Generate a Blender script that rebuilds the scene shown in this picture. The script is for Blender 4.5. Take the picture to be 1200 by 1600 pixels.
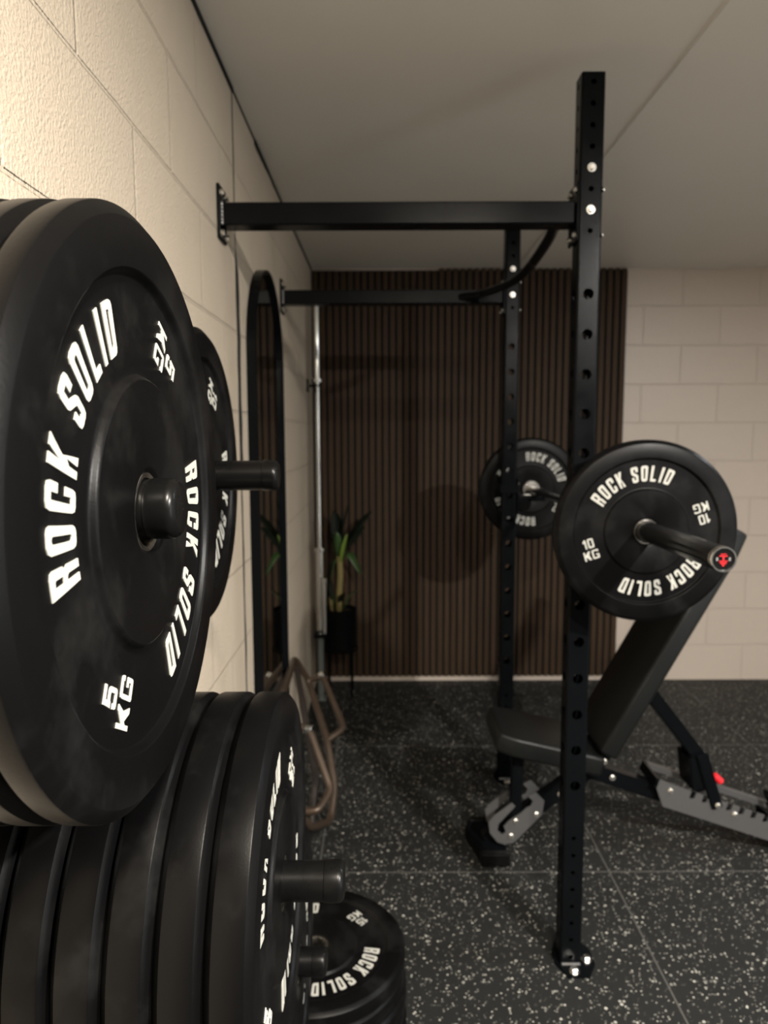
import bpy, bmesh, math, random
from mathutils import Vector, Matrix, Euler, geometry
PI = math.pi
R = math.radians
random.seed(7)
for o in list(bpy.data.objects): bpy.data.objects.remove(o)
SC = bpy.context.scene
COL = SC.collection

# ------------------------------------------------------------ camera
CZ = 1.50                       # eye height above the floor
FPX = 1109.0                    # focal length in pixels of a 1200 px wide frame
cam_d = bpy.data.cameras.new('camera'); cam = bpy.data.objects.new('camera', cam_d); COL.objects.link(cam)
cam_d.sensor_fit = 'HORIZONTAL'; cam_d.sensor_width = 36.0; cam_d.lens = 36.0*FPX/1200.0
cam.rotation_euler = (Matrix.Rotation(R(90-6.18), 3, 'X') @ Matrix.Rotation(R(-0.2), 3, 'Z')).to_euler(); cam.location = (0, 0, CZ)
cam_d.clip_start = 0.02; cam_d.clip_end = 50
cam_d.dof.use_dof = True; cam_d.dof.focus_distance = 0.62; cam_d.dof.aperture_fstop = 9.5
SC.camera = cam
# ------------------------------------------------------------ view, world, room lights
SC.view_settings.view_transform = 'Standard'; SC.view_settings.look = 'None'
SC.view_settings.gamma = 1.0; SC.view_settings.exposure = 0.0
SC.view_settings.use_curve_mapping = False
W = bpy.data.worlds.new('world'); SC.world = W; W.use_nodes = True
W.node_tree.nodes['Background'].inputs[0].default_value = (0.02, 0.02, 0.02, 1)
W.node_tree.nodes['Background'].inputs[1].default_value = 1.0

XL, YB, ZC, XR, YF = -0.418, 4.227, 2.455, 3.0, -3.2       # room limits
def downlight(loc, watts, col, size=0.13, rot=(0, 0, 0), shape='DISK'):
    d = bpy.data.lights.new('downlight', 'AREA'); d.shape = shape; d.size = size
    d.energy = watts; d.color = col
    o = bpy.data.objects.new('downlight', d); o.location = loc; o.rotation_euler = rot
    COL.objects.link(o); return o
downlight((1.57, -0.5, ZC-0.012), 222, (1.0, 0.95, 0.885))
downlight((0.40, -0.30, ZC-0.012), 76, (1.0, 0.90, 0.76))
downlight((2.35, 1.7, ZC-0.012), 20, (0.93, 0.97, 1.0))
wl = downlight((XR-.02, -0.55, 1.20), 11, (0.86, 0.94, 1.0), 1.8, (0, R(90), 0), 'RECTANGLE'); wl.name = 'added_side_light'; wl.data.size_y = 0.35  # unseen side light, added and kept narrow for cool highlights on plate chamfers

# ------------------------------------------------------------ materials
def new_mat(name):
    m = bpy.data.materials.new(name); m.use_nodes = True
    nt = m.node_tree; return m, nt, nt.nodes['Principled BSDF']
def N(nt, t, **k):
    n = nt.nodes.new(t)
    for a, v in k.items(): setattr(n, a, v)
    return n
def L(nt, a, b): nt.links.new(a, b)
def simple(name, col, rough=0.5, metal=0.0, var=0.0, vscale=30, bump=0.0, bscale=200, rvar=0.0, spec=None):
    m, nt, b = new_mat(name)
    b.inputs['Base Color'].default_value = (*col, 1); b.inputs['Roughness'].default_value = rough
    b.inputs['Metallic'].default_value = metal
    if spec is not None: b.inputs['Specular IOR Level'].default_value = spec
    tc = N(nt, 'ShaderNodeTexCoord')
    if var or rvar:
        n = N(nt, 'ShaderNodeTexNoise'); n.inputs['Scale'].default_value = vscale; n.inputs['Detail'].default_value = 6
        L(nt, tc.outputs['Object'], n.inputs['Vector'])
        if var:
            mx = N(nt, 'ShaderNodeMix', data_type='RGBA')
            mx.inputs['A'].default_value = (*[c*(1-var) for c in col], 1)
            mx.inputs['B'].default_value = (*[min(1, c*(1+var)) for c in col], 1)
            L(nt, n.outputs['Fac'], mx.inputs['Factor']); L(nt, mx.outputs['Result'], b.inputs['Base Color'])
        if rvar:
            mr = N(nt, 'ShaderNodeMapRange'); mr.inputs['From Min'].default_value = .3; mr.inputs['From Max'].default_value = .7
            mr.inputs['To Min'].default_value = rough-rvar; mr.inputs['To Max'].default_value = rough+rvar
            L(nt, n.outputs['Fac'], mr.inputs['Value']); L(nt, mr.outputs['Result'], b.inputs['Roughness'])
    if bump:
        n2 = N(nt, 'ShaderNodeTexNoise'); n2.inputs['Scale'].default_value = bscale; n2.inputs['Detail'].default_value = 4
        L(nt, tc.outputs['Object'], n2.inputs['Vector'])
        bp = N(nt, 'ShaderNodeBump'); bp.inputs['Strength'].default_value = bump; bp.inputs['Distance'].default_value = 0.002
        L(nt, n2.outputs['Fac'], bp.inputs['Height']); L(nt, bp.outputs['Normal'], b.inputs['Normal'])
    return m

def block_wall(name, col, axis, off_u, off_z, bw=0.45, noise_bump=0.5):
    """painted concrete blocks: 225 mm courses; axis = horizontal world axis of the wall"""
    m, nt, b = new_mat(name)
    tc = N(nt, 'ShaderNodeTexCoord'); sp = N(nt, 'ShaderNodeSeparateXYZ'); cb = N(nt, 'ShaderNodeCombineXYZ')
    L(nt, tc.outputs['Object'], sp.inputs[0])
    au = N(nt, 'ShaderNodeMath', operation='ADD'); au.inputs[1].default_value = off_u
    az = N(nt, 'ShaderNodeMath', operation='ADD'); az.inputs[1].default_value = off_z
    L(nt, sp.outputs[axis], au.inputs[0]); L(nt, sp.outputs['Z'], az.inputs[0])
    wn = N(nt, 'ShaderNodeTexNoise'); wn.inputs['Scale'].default_value = 9
    L(nt, tc.outputs['Object'], wn.inputs['Vector'])
    wob = N(nt, 'ShaderNodeMath', operation='MULTIPLY_ADD'); wob.inputs[1].default_value = 0.006
    L(nt, wn.outputs['Fac'], wob.inputs[0]); L(nt, az.outputs[0], wob.inputs[2])
    L(nt, au.outputs[0], cb.inputs['X']); L(nt, wob.outputs[0], cb.inputs['Y'])
    br = N(nt, 'ShaderNodeTexBrick'); br.offset = 0.5; br.squash = 1
    br.inputs['Scale'].default_value = 1; br.inputs['Brick Width'].default_value = bw; br.inputs['Row Height'].default_value = 0.225
    br.inputs['Mortar Size'].default_value = 0.0045; br.inputs['Mortar Smooth'].default_value = 0.6
    br.inputs['Color1'].default_value = (*col, 1); br.inputs['Color2'].default_value = (*[c*0.965 for c in col], 1)
    br.inputs['Mortar'].default_value = (*[c*0.95 for c in col], 1)
    L(nt, cb.outputs[0], br.inputs['Vector'])
    L(nt, br.outputs['Color'], b.inputs['Base Color'])
    b.inputs['Roughness'].default_value = 0.33
    # orange-peel paint over coarse block face
    n1 = N(nt, 'ShaderNodeTexNoise'); n1.inputs['Scale'].default_value = 170; n1.inputs['Detail'].default_value = 3
    n2 = N(nt, 'ShaderNodeTexNoise'); n2.inputs['Scale'].default_value = 22; n2.inputs['Detail'].default_value = 2
    L(nt, tc.outputs['Object'], n1.inputs['Vector']); L(nt, tc.outputs['Object'], n2.inputs['Vector'])
    b1 = N(nt, 'ShaderNodeBump'); b1.inputs['Strength'].default_value = noise_bump; b1.inputs['Distance'].default_value = 0.0045
    b2 = N(nt, 'ShaderNodeBump'); b2.inputs['Strength'].default_value = 0.35; b2.inputs['Distance'].default_value = 0.003
    b3 = N(nt, 'ShaderNodeBump'); b3.invert = True; b3.inputs['Strength'].default_value = 0.6 if noise_bump < .5 else .8; b3.inputs['Distance'].default_value = 0.006
    L(nt, br.outputs['Fac'], b3.inputs['Height']); L(nt, n2.outputs['Fac'], b2.inputs['Height']); L(nt, n1.outputs['Fac'], b1.inputs['Height'])
    L(nt, b3.outputs['Normal'], b2.inputs['Normal']); L(nt, b2.outputs['Normal'], b1.inputs['Normal']); L(nt, b1.outputs['Normal'], b.inputs['Normal'])
    return m

def floor_mat():
    m, nt, b = new_mat('speckled_rubber')
    tc = N(nt, 'ShaderNodeTexCoord')
    last = None
    for sc, thr, gt_ in ((88, 0.26, .85), (150, 0.27, .80)):
        v = N(nt, 'ShaderNodeTexVoronoi', voronoi_dimensions='2D'); v.inputs['Scale'].default_value = sc
        L(nt, tc.outputs['Object'], v.inputs['Vector'])
        sep = N(nt, 'ShaderNodeSeparateColor'); L(nt, v.outputs['Color'], sep.inputs[0])
        rad = N(nt, 'ShaderNodeMath', operation='MULTIPLY'); rad.inputs[1].default_value = thr*1.5
        L(nt, sep.outputs[0], rad.inputs[0])
        lt = N(nt, 'ShaderNodeMath', operation='LESS_THAN'); L(nt, v.outputs['Distance'], lt.inputs[0]); L(nt, rad.outputs[0], lt.inputs[1])
        gt = N(nt, 'ShaderNodeMath', operation='GREATER_THAN'); gt.inputs[1].default_value = gt_; L(nt, sep.outputs[1], gt.inputs[0])
        mu = N(nt, 'ShaderNodeMath', operation='MULTIPLY'); L(nt, lt.outputs[0], mu.inputs[0]); L(nt, gt.outputs[0], mu.inputs[1])
        mu2 = N(nt, 'ShaderNodeMath', operation='MULTIPLY'); L(nt, mu.outputs[0], mu2.inputs[0]); L(nt, sep.outputs[2], mu2.inputs[1])
        if last is None: last = mu2
        else:
            mxx = N(nt, 'ShaderNodeMath', operation='MAXIMUM'); L(nt, last.outputs[0], mxx.inputs[0]); L(nt, mu2.outputs[0], mxx.inputs[1]); last = mxx
    n = N(nt, 'ShaderNodeTexNoise'); n.inputs['Scale'].default_value = 2.3; n.inputs['Detail'].default_value = 7
    L(nt, tc.outputs['Object'], n.inputs['Vector'])
    base = N(nt, 'ShaderNodeMix', data_type='RGBA'); base.inputs['A'].default_value = (0.0105, 0.0109, 0.0105, 1); base.inputs['B'].default_value = (0.021, 0.0215, 0.0206, 1)
    L(nt, n.outputs['Fac'], base.inputs['Factor'])
    mx = N(nt, 'ShaderNodeMix', data_type='RGBA'); mx.inputs['B'].default_value = (0.56, 0.55, 0.49, 1)
    L(nt, last.outputs[0], mx.inputs['Factor']); L(nt, base.outputs['Result'], mx.inputs['A']); L(nt, mx.outputs['Result'], b.inputs['Base Color'])
    b.inputs['Roughness'].default_value = 0.62; b.inputs['Specular IOR Level'].default_value = .25
    n3 = N(nt, 'ShaderNodeTexNoise'); n3.inputs['Scale'].default_value = 260; L(nt, tc.outputs['Object'], n3.inputs['Vector'])
    bp = N(nt, 'ShaderNodeBump'); bp.inputs['Strength'].default_value = 0.5; bp.inputs['Distance'].default_value = 0.002
    L(nt, n3.outputs['Fac'], bp.inputs['Height']); L(nt, bp.outputs['Normal'], b.inputs['Normal'])
    return m

def rubber_mat():
    m, nt, b = new_mat('plate_rubber')
    tc = N(nt, 'ShaderNodeTexCoord')
    n = N(nt, 'ShaderNodeTexNoise'); n.inputs['Scale'].default_value = 9; n.inputs['Detail'].default_value = 8; n.inputs['Roughness'].default_value = .62
    L(nt, tc.outputs['Object'], n.inputs['Vector'])
    cr = N(nt, 'ShaderNodeValToRGB'); e = cr.color_ramp.elements
    e[0].position = .50; e[0].color = (0.0024, 0.0024, 0.0026, 1); e[1].position = .80; e[1].color = (0.013, 0.0128, 0.0126, 1)
    L(nt, n.outputs['Fac'], cr.inputs[0]); L(nt, cr.outputs[0], b.inputs['Base Color'])
    mr = N(nt, 'ShaderNodeMapRange'); mr.inputs['To Min'].default_value = .25; mr.inputs['To Max'].default_value = .46; b.inputs['Specular IOR Level'].default_value = .12
    L(nt, n.outputs['Fac'], mr.inputs['Value']); L(nt, mr.outputs['Result'], b.inputs['Roughness'])
    n3 = N(nt, 'ShaderNodeTexNoise'); n3.inputs['Scale'].default_value = 420; L(nt, tc.outputs['Object'], n3.inputs['Vector'])
    bp = N(nt, 'ShaderNodeBump'); bp.inputs['Strength'].default_value = 0.08; bp.inputs['Distance'].default_value = 0.001
    L(nt, n3.outputs['Fac'], bp.inputs['Height']); L(nt, bp.outputs['Normal'], b.inputs['Normal'])
    return m

def wood_mat():
    m, nt, b = new_mat('walnut_slat')
    tc = N(nt, 'ShaderNodeTexCoord'); mp = N(nt, 'ShaderNodeMapping'); mp.inputs['Scale'].default_value = (25, 25, 1.2)
    n = N(nt, 'ShaderNodeTexNoise'); n.inputs['Scale'].default_value = 3; n.inputs['Detail'].default_value = 6
    L(nt, tc.outputs['Object'], mp.inputs[0]); L(nt, mp.outputs[0], n.inputs['Vector'])
    mx = N(nt, 'ShaderNodeMix', data_type='RGBA'); mx.inputs['A'].default_value = (0.028, 0.0165, 0.0085, 1); mx.inputs['B'].default_value = (0.070, 0.041, 0.021, 1)
    L(nt, n.outputs['Fac'], mx.inputs['Factor']); L(nt, mx.outputs['Result'], b.inputs['Base Color']); b.inputs['Roughness'].default_value = .6; b.inputs['Specular IOR Level'].default_value = .2
    return m

M = dict(
    wall_left = block_wall('painted_block_left', (0.68, 0.585, 0.465), 'Y', -0.38, -0.220, 0.435, 0.6),
    wall_back = block_wall('painted_block_back', (0.62, 0.53, 0.45), 'X', -0.389, -0.220, 0.45, 0.25),
    ceiling = simple('ceiling_paint', (0.80, 0.765, 0.70), .42, bump=.25, bscale=60, var=.03, vscale=3),
    seam = simple('ceiling_filler', (0.74, 0.73, 0.70), .4, bump=.9, bscale=220),
    floor = floor_mat(), rubber = rubber_mat(), wood = wood_mat(),
    mat_edge = simple('mat_edge', (0.09, 0.088, 0.082), .7),
    felt = simple('black_felt', (0.008, 0.008, 0.008), .95),
    black_gap = simple('black_sealant', (0.006, 0.006, 0.006), .8),
    letter = simple('white_print', (0.46, 0.46, 0.42), .5),
    steel = simple('steel_ring', (0.48, 0.46, 0.42), .26, 1.0, rvar=.06),
    zinc = simple('zinc_bolt', (0.80, 0.78, 0.73), .25, 1.0),
    chrome = simple('chrome', (0.82, 0.82, 0.80), .12, 1.0),
    powder = simple('black_powder_coat', (0.0032, 0.0038, 0.0046), .24, spec=.075, var=.2, vscale=8, bump=.12, bscale=500, rvar=.05),
    worn = simple('worn_edge', (0.30, 0.30, 0.30), .35, .6),
    peg = simple('peg_plastic', (0.0035, 0.0035, 0.0035), .30, spec=.2, rvar=.05),
    vinyl = simple('black_vinyl', (0.006, 0.0066, 0.0064), .38, spec=.3, bump=.2, bscale=380),
    grey_steel = simple('grey_powder_coat', (0.075, 0.075, 0.076), .42, rvar=.05),
    red = simple('red_knob', (0.75, 0.02, 0.03), .3),
    red_print = simple('red_print', (0.60, 0.008, 0.015), .5),
    black_bar = simple('black_sleeve', (0.022, 0.022, 0.023), .20, .5),
    bronze = simple('bronze_tube', (0.075, 0.052, 0.036), .34, .4, var=.35, vscale=14),
    dark_tube = simple('dark_tube', (0.05, 0.04, 0.035), .4, .5),
    mirror = simple('mirror_glass', (0.88, 0.90, 0.88), .02, 1.0),
    pot = simple('pot_black', (0.003, 0.003, 0.0034), .5, spec=.1),
    leaf = simple('leaf', (0.036, 0.078, 0.022), .38, var=.5, vscale=9),
    leaf_light = simple('leaf_light', (0.13, 0.20, 0.03), .42, var=.3, vscale=9),
    leaf_dark = simple('leaf_dark', (0.006, 0.009, 0.005), .6, spec=.15),
    stem = simple('cane_stem', (0.17, 0.135, 0.045), .6, var=.3, vscale=20),
    soil = simple('soil', (0.02, 0.014, 0.01), .9),
    grey_tube = simple('grey_tube', (0.22, 0.24, 0.23), .35, .6),
    wall_white = simple('white_wall', (0.40, 0.41, 0.42), .6),
    wall_plain = simple('painted_wall', (0.13, 0.13, 0.13), .7),
)

# ------------------------------------------------------------ builders
def link(name, bm, mat, parent=None, smooth=False, mats=None):
    me = bpy.data.meshes.new(name); bmesh.ops.recalc_face_normals(bm, faces=bm.faces[:]) if not getattr(bm, 'keep', False) else None
    bm.to_mesh(me); bm.free()
    for mm in (mats or [mat]): me.materials.append(mm)
    o = bpy.data.objects.new(name, me); COL.objects.link(o)
    if parent: o.parent = parent
    if smooth:
        for p in me.polygons: p.use_smooth = True
        try: me.set_sharp_from_angle(angle=R(35))
        except Exception: pass
    return o
def thing(name, label, cat, loc=(0, 0, 0), group=None):
    o = bpy.data.objects.new(name, None); COL.objects.link(o); o.location = loc
    o.empty_display_size = .05
    o['label'] = label; o['category'] = cat
    if group: o['group'] = group
    return o
def tag(o, label, cat, group=None):
    o['label'] = label; o['category'] = cat
    if group: o['group'] = group
    return o
def struct(o): o['kind'] = 'structure'; return o
def box(bm, a, b, bev=0.0, seg=2):
    t = bmesh.new()
    bmesh.ops.create_cube(t, size=1)
    for v in t.verts:
        v.co = Vector([(a[i]+b[i])/2 + v.co[i]*(b[i]-a[i]) for i in range(3)])
    if bev: bmesh.ops.bevel(t, geom=t.edges[:]+t.verts[:], offset=bev, segments=seg, affect='EDGES', profile=.5)
    merge(bm, t)
def merge(bm, t, mat=None):
    vm = {}
    for v in t.verts: vm[v] = bm.verts.new(mat @ v.co if mat else v.co)
    for f in t.faces:
        try:
            nf = bm.faces.new([vm[v] for v in f.verts]); nf.material_index = f.material_index
        except ValueError: pass
    t.free()
def lathe(bm, prof, seg=64, mat=None, mi=0, close=True):
    """prof: list of (r, z) around local Z"""
    rings = []
    for r, z in prof:
        rings.append([bm.verts.new((mat @ Vector((r*math.cos(2*PI*k/seg), r*math.sin(2*PI*k/seg), z))) if mat else
                      (r*math.cos(2*PI*k/seg), r*math.sin(2*PI*k/seg), z)) for k in range(seg)])
    n = len(rings)
    for i in range(n if close else n-1):
        a, b = rings[i], rings[(i+1) % n]
        for k in range(seg):
            f = bm.faces.new((a[k], a[(k+1) % seg], b[(k+1) % seg], b[k])); f.material_index = mi
    return rings
def rod(bm, p, q, r, seg=20, bev=0.0, r2=None):
    p, q = Vector(p), Vector(q); d = q-p; Lh = d.length; r2 = r if r2 is None else r2
    mt = Matrix.Translation(p) @ d.to_track_quat('Z', 'Y').to_matrix().to_4x4()
    prof = [(r-bev, 0), (r, bev), (r2, Lh-bev), (r2-bev, Lh)] if bev else [(r, 0), (r2, Lh)]
    rs = lathe(bm, prof, seg, mt, close=False)
    bm.faces.new(rs[0][::-1]); bm.faces.new(rs[-1])
def hexbolt(bm, p, d, r=0.009, h=0.007, washer=True, rot=0):
    p, d = Vector(p), Vector(d).normalized()
    if washer: rod(bm, p, p+d*0.002, r*1.35, 20)
    t = bmesh.new(); rs = lathe(t, [(r*.97, 0.002), (r, .003), (r, h), (r*.85, h+.0015)], 6, close=False); t.faces.new(rs[-1]); t.faces.new(rs[0])
    merge(bm, t, Matrix.Translation(p) @ d.to_track_quat('Z', 'Y').to_matrix().to_4x4() @ Matrix.Rotation(rot, 4, 'Z'))
def smooth_path(pts, n=8):
    pts = [Vector(p) for p in pts]; P = [pts[0]*2-pts[1]]+pts+[pts[-1]*2-pts[-2]]; out = []
    for i in range(1, len(P)-2):
        a, b, c, d = P[i-1:i+3]
        for k in range(n):
            t = k/n; out.append(.5*((2*b)+(c-a)*t+(2*a-5*b+4*c-d)*t*t+(3*b-a-3*c+d)*t**3))
    out.append(P[-2]); return out
def fillet(pts, rad, closed=False, n=5):
    pts = [Vector(p) for p in pts]; out = []; m = len(pts)
    for i in range(m):
        if not closed and i in (0, m-1): out.append(pts[i]); continue
        a, b, c = pts[i-1], pts[i], pts[(i+1) % m]
        r1 = min(rad, (a-b).length*.45); r2 = min(rad, (c-b).length*.45)
        s = b+(a-b).normalized()*r1; e = b+(c-b).normalized()*r2
        for k in range(n+1):
            t = k/n; out.append(s*(1-t)**2+b*2*t*(1-t)+e*t*t)
    return out
def tube(bm, pts, r, seg=14, closed=False):
    pts = [Vector(p) for p in pts]; n = len(pts); rings = []; up = None
    for i, p in enumerate(pts):
        if closed: tg = (pts[(i+1) % n]-pts[i-1]).normalized()
        else: tg = (pts[min(i+1, n-1)]-pts[max(i-1, 0)]).normalized()
        if up is None:
            up = tg.orthogonal().normalized()
        up = (up-tg*up.dot(tg)).normalized(); sd = tg.cross(up)
        rings.append([bm.verts.new(p+(up*math.cos(2*PI*k/seg)+sd*math.sin(2*PI*k/seg))*r) for k in range(seg)])
    for i in range(n if closed else n-1):
        a, b = rings[i], rings[(i+1) % n]
        sh = 0
        if closed and i == n-1:
            sh = min(range(seg), key=lambda s: (a[0].co-b[s].co).length)
        for k in range(seg):
            bm.faces.new((a[k], a[(k+1) % seg], b[(k+1+sh) % seg], b[(k+sh) % seg]))
    if not closed:
        bm.faces.new(rings[0][::-1]); bm.faces.new(rings[-1])
def prism(bm, outline, holes, mp, h):
    """outline / holes: 2D lists; mp(x, y, z) -> 3D; extruded from 0 to h"""
    loops = [outline]+list(holes)
    tri = geometry.tessellate_polygon([[Vector((x, y, 0)) for x, y in lp] for lp in loops])
    flat = [p for lp in loops for p in lp]
    top = [bm.verts.new(mp(x, y, h)) for x, y in flat]; bot = [bm.verts.new(mp(x, y, 0)) for x, y in flat]
    for a, b, c in tri:
        try: bm.faces.new((top[a], top[b], top[c])); bm.faces.new((bot[c], bot[b], bot[a]))
        except ValueError: pass
    k = 0
    for lp in loops:
        n = len(lp)
        for i in range(n):
            j = (i+1) % n; bm.faces.new((bot[k+i], bot[k+j], top[k+j], top[k+i]))
        k += n

def bolts(name, mat, parent, lst):
    """lst: (p, direction, r, h[, rot]) - one object per bolt"""
    for q in lst:
        bm = bmesh.new(); hexbolt(bm, q[0], q[1], q[2], q[3], rot=q[4] if len(q) > 4 else 0); link(name, bm, M[mat], parent)
def bead(bm, pts, r):
    """weld bead: one bumpy run"""
    pts = [Vector(p) for p in pts]; P = []
    n = 36
    for i in range(n+1):
        t = i/n*(len(pts)-1); k = min(int(t), len(pts)-2); P.append(pts[k].lerp(pts[k+1], t-k))
    d = (P[-1]-P[0]).normalized(); mt0 = d.to_track_quat('Z', 'Y').to_matrix()
    rs = []
    for i, p in enumerate(P):
        rr = r*(.65+.35*abs(math.sin(i*1.3)))
        rs.append([bm.verts.new(p+mt0 @ Vector((rr*math.cos(2*PI*k/8), rr*math.sin(2*PI*k/8), 0))) for k in range(8)])
    for a, b in zip(rs, rs[1:]):
        for k in range(8): bm.faces.new((a[k], a[(k+1) % 8], b[(k+1) % 8], b[k]))
    bm.faces.new(rs[0]); bm.faces.new(rs[-1])

# ------------------------------------------------------------ lettering (own heavy condensed alphabet, height 1)
def glyph(ch, w, s):
    c = .12; v = .155
    def rr(x0, y0, x1, y1, c, left=True):
        k = c*.3
        r = [(x1-c, y0), (x1-k, y0+k), (x1, y0+c), (x1, y1-c), (x1-k, y1-k), (x1-c, y1)]
        l = [(x0+c, y1), (x0+k, y1-k), (x0, y1-c), (x0, y0+c), (x0+k, y0+k), (x0+c, y0)] if left else [(x0, y1), (x0, y0)]
        return r+l
    if ch in 'O0': return rr(0, 0, w, 1, c), [rr(s, v, w-s, 1-v, .05)]
    if ch == 'D': return rr(0, 0, w, 1, c, False), [rr(s, v, w-s, 1-v, .05, False)]
    if ch == 'R': return ([(0, 0), (0, 1), (w-c, 1), (w-.03, .97), (w, 1-c), (w, .56), (w-.06, .485), (w, .41), (w, 0), (w-s, 0), (w-s, .37), (w-s-.04, .42), (s, .42), (s, 0)],
                          [[(s, .56), (s, 1-v), (w-s-.03, 1-v), (w-s, 1-v-.03), (w-s, .59), (w-s-.03, .56)]])
    if ch == 'C': return ([(w, .63), (w, 1-c), (w-.03, .97), (w-c, 1), (c, 1), (.03, .97), (0, 1-c), (0, c), (.03, .03), (c, 0), (w-c, 0), (w-.03, .03), (w, c), (w, .37), (w-s, .37), (w-s, v), (s, v), (s, 1-v), (w-s, 1-v), (w-s, .63)], [])
    if ch == 'G': return ([(w, .76), (w, 1-c), (w-.03, .97), (w-c, 1), (c, 1), (.03, .97), (0, 1-c), (0, c), (.03, .03), (c, 0), (w-c, 0), (w-.03, .03), (w, c), (w, .50), (w*.55, .50), (w*.55, .38), (w-s, .39), (w-s, v), (s, v), (s, 1-v), (w-s, 1-v), (w-s, .76)], [])
    if ch == 'K': return ([(0, 0), (0, 1), (s, 1), (s, .62), (w-s-.02, 1), (w, 1), (w-.17, .55), (w, 0), (w-s-.02, 0), (s+.10, .40), (s, .30), (s, 0)], [])
    if ch == 'S': return ([(w, .66), (w, 1-c), (w-.03, .97), (w-c, 1), (c, 1), (.03, .97), (0, 1-c), (0, .60), (.04, .52), (w-s, .36), (w-s, v), (s, v), (s, .34), (0, .34), (0, c), (.03, .03), (c, 0), (w-c, 0), (w-.03, .03), (w, c), (w, .40), (w-.04, .48), (s, .64), (s, 1-v), (w-s, 1-v), (w-s, .66)], [])
    if ch == 'L': return ([(0, 0), (0, 1), (s, 1), (s, .16), (w*.92, .16), (w*.92, 0)], [])
    if ch == 'I': return ([(0, 0), (0, 1), (s, 1), (s, 0)], [])
    if ch == '1': return ([(.16, 0), (.16, .70), (0, .64), (0, .80), (.20, 1), (.16+s, 1), (.16+s, 0)], [])
    if ch == '5': return ([(w, 1), (.04, 1), (0, .46), (s, .46), (s+.05, .51), (w-s-.04, .51), (w-s, .46), (w-s, v+.03), (w-s-.04, v-.01), (s+.03, v-.01), (s, v+.02), (s, .27), (0, .27), (0, c), (.03, .03), (c, 0), (w-c, 0), (w-.03, .03), (w, c), (w, .54), (w-.04, .61), (w-c, .65), (s+.06, .65), (s+.03, .64), (s+.045, .85), (w, .85)], [])
def gw(ch, w, s): return s if ch == 'I' else (.16+s if ch == '1' else w)
def dens(lp, d=.12):
    out = []
    for i, a in enumerate(lp):
        b = lp[(i+1) % len(lp)]; n = max(1, int(math.hypot(b[0]-a[0], b[1]-a[1])/d))
        out += [(a[0]+(b[0]-a[0])*k/n, a[1]+(b[1]-a[1])*k/n) for k in range(n)]
    return out
def text_geo(bm, text, w, s, track, mapper, h, slant=0.0, space=.35):
    total = sum((gw(c, w, s)+track) if c != ' ' else space for c in text)-track
    x = -total/2
    for c in text:
        if c == ' ': x += space; continue
        o, hs = glyph(c, w, s)
        f = lambda lp: [(x+px+slant*(py-.5), py) for px, py in dens(lp)]
        prism(bm, f(o), [f(q) for q in hs], mapper, h); x += gw(c, w, s)+track
def arc_map(r0, H, phi, zf, rm):
    return lambda x, y, z: ((r0+y*H)*math.cos(phi-x*H/rm), (r0+y*H)*math.sin(phi-x*H/rm), zf+z)
def flat_map(cx, cy, up, H, zf, dx=0, dy=0):
    u = Vector((math.cos(up), math.sin(up))); r = Vector((u.y, -u.x))
    def f(x, y, z):
        p = Vector((cx, cy))+r*(x*H+dx)+u*((y)*H+dy); return (p.x, p.y, zf+z)
    return f

# ------------------------------------------------------------ bumper plate (local Z = axis, +Z face lettered)
PR = 0.225
def plate_meshes(t, kg):
    h = t/2
    def step(r0, z0, r1, z1, n=7):
        return [(r0+(r1-r0)*k/n, z0+(z1-z0)*(.5-.5*math.cos(PI*k/n))) for k in range(n+1)]
    def half(sg):
        p = [(.0312, h-.0035), (.0340, h-.0016), (.0365, h-.0006), (.098, h-.0006)]+step(.1015, h-.0006, .1068, h-.0064, 5)+[(.109, h-.0066), (.1745, h-.0066)]+step(.1762, h-.0066, .1822, h, 5)
        p += [(.1840, h), (.2155, h), (.2164, h-.0004), (.2238, h-.0066), (.22465, h-.0074), (PR, h-.0086)]
        return [(r, sg*z) for r, z in p]
    prof = half(1) + half(-1)[::-1]
    bm = bmesh.new(); lathe(bm, prof, 160)
    body = bm
    bs = bmesh.new()
    lathe(bs, [(.0262, h-.0055), (.0270, h-.0035), (.0306, h-.0030), (.0313, h-.0038), (.0313, -h+.0038), (.0306, -h+.0030), (.0270, -h+.0035), (.0262, -h+.0055)], 96)
    zf = h-.0066; out = [('rubber_disc', body, 'rubber', 1), ('steel_ring', bs, 'steel', 1)]
    for ph in (PI/2, -PI/2):
        bt = bmesh.new(); text_geo(bt, 'ROCK SOLID', .43, .155, .210, arc_map(.1240, .0382, ph, zf, .147), .0008, slant=.06, space=.36); out.append(('lettering', bt, 'letter', 0))
    for ph, up in ((0, -PI/2), (PI, PI/2)):
        cx = .144*math.cos(ph); bw = bmesh.new()
        text_geo(bw, kg, .62, .165, .17, flat_map(cx, 0, up, .0235, zf, 0, .0030), .0008)
        text_geo(bw, 'KG', .74, .17, .18, flat_map(cx, 0, up, .0225, zf, 0, -.0260), .0008); out.append(('weight_marking', bw, 'letter', 0))
    res = []
    for nm, b, mt, sm in out:
        bmesh.ops.recalc_face_normals(b, faces=b.faces[:])
        me = bpy.data.meshes.new(nm); b.to_mesh(me); b.free(); me.materials.append(M[mt])
        if sm:
            for p in me.polygons: p.use_smooth = True
            me.set_sharp_from_angle(angle=R(27))
        res.append((nm, me))
    return res
PM = {}
AX_X = Matrix(((0, 0, 1, 0), (1, 0, 0, 0), (0, 1, 0, 0), (0, 0, 0, 1)))       # face +X
AX_Y = Matrix(((1, 0, 0, 0), (0, 0, -1, 0), (0, 1, 0, 0), (0, 0, 0, 1)))      # face -Y
AX_Z = Matrix.Identity(4)                                                     # face up
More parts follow.
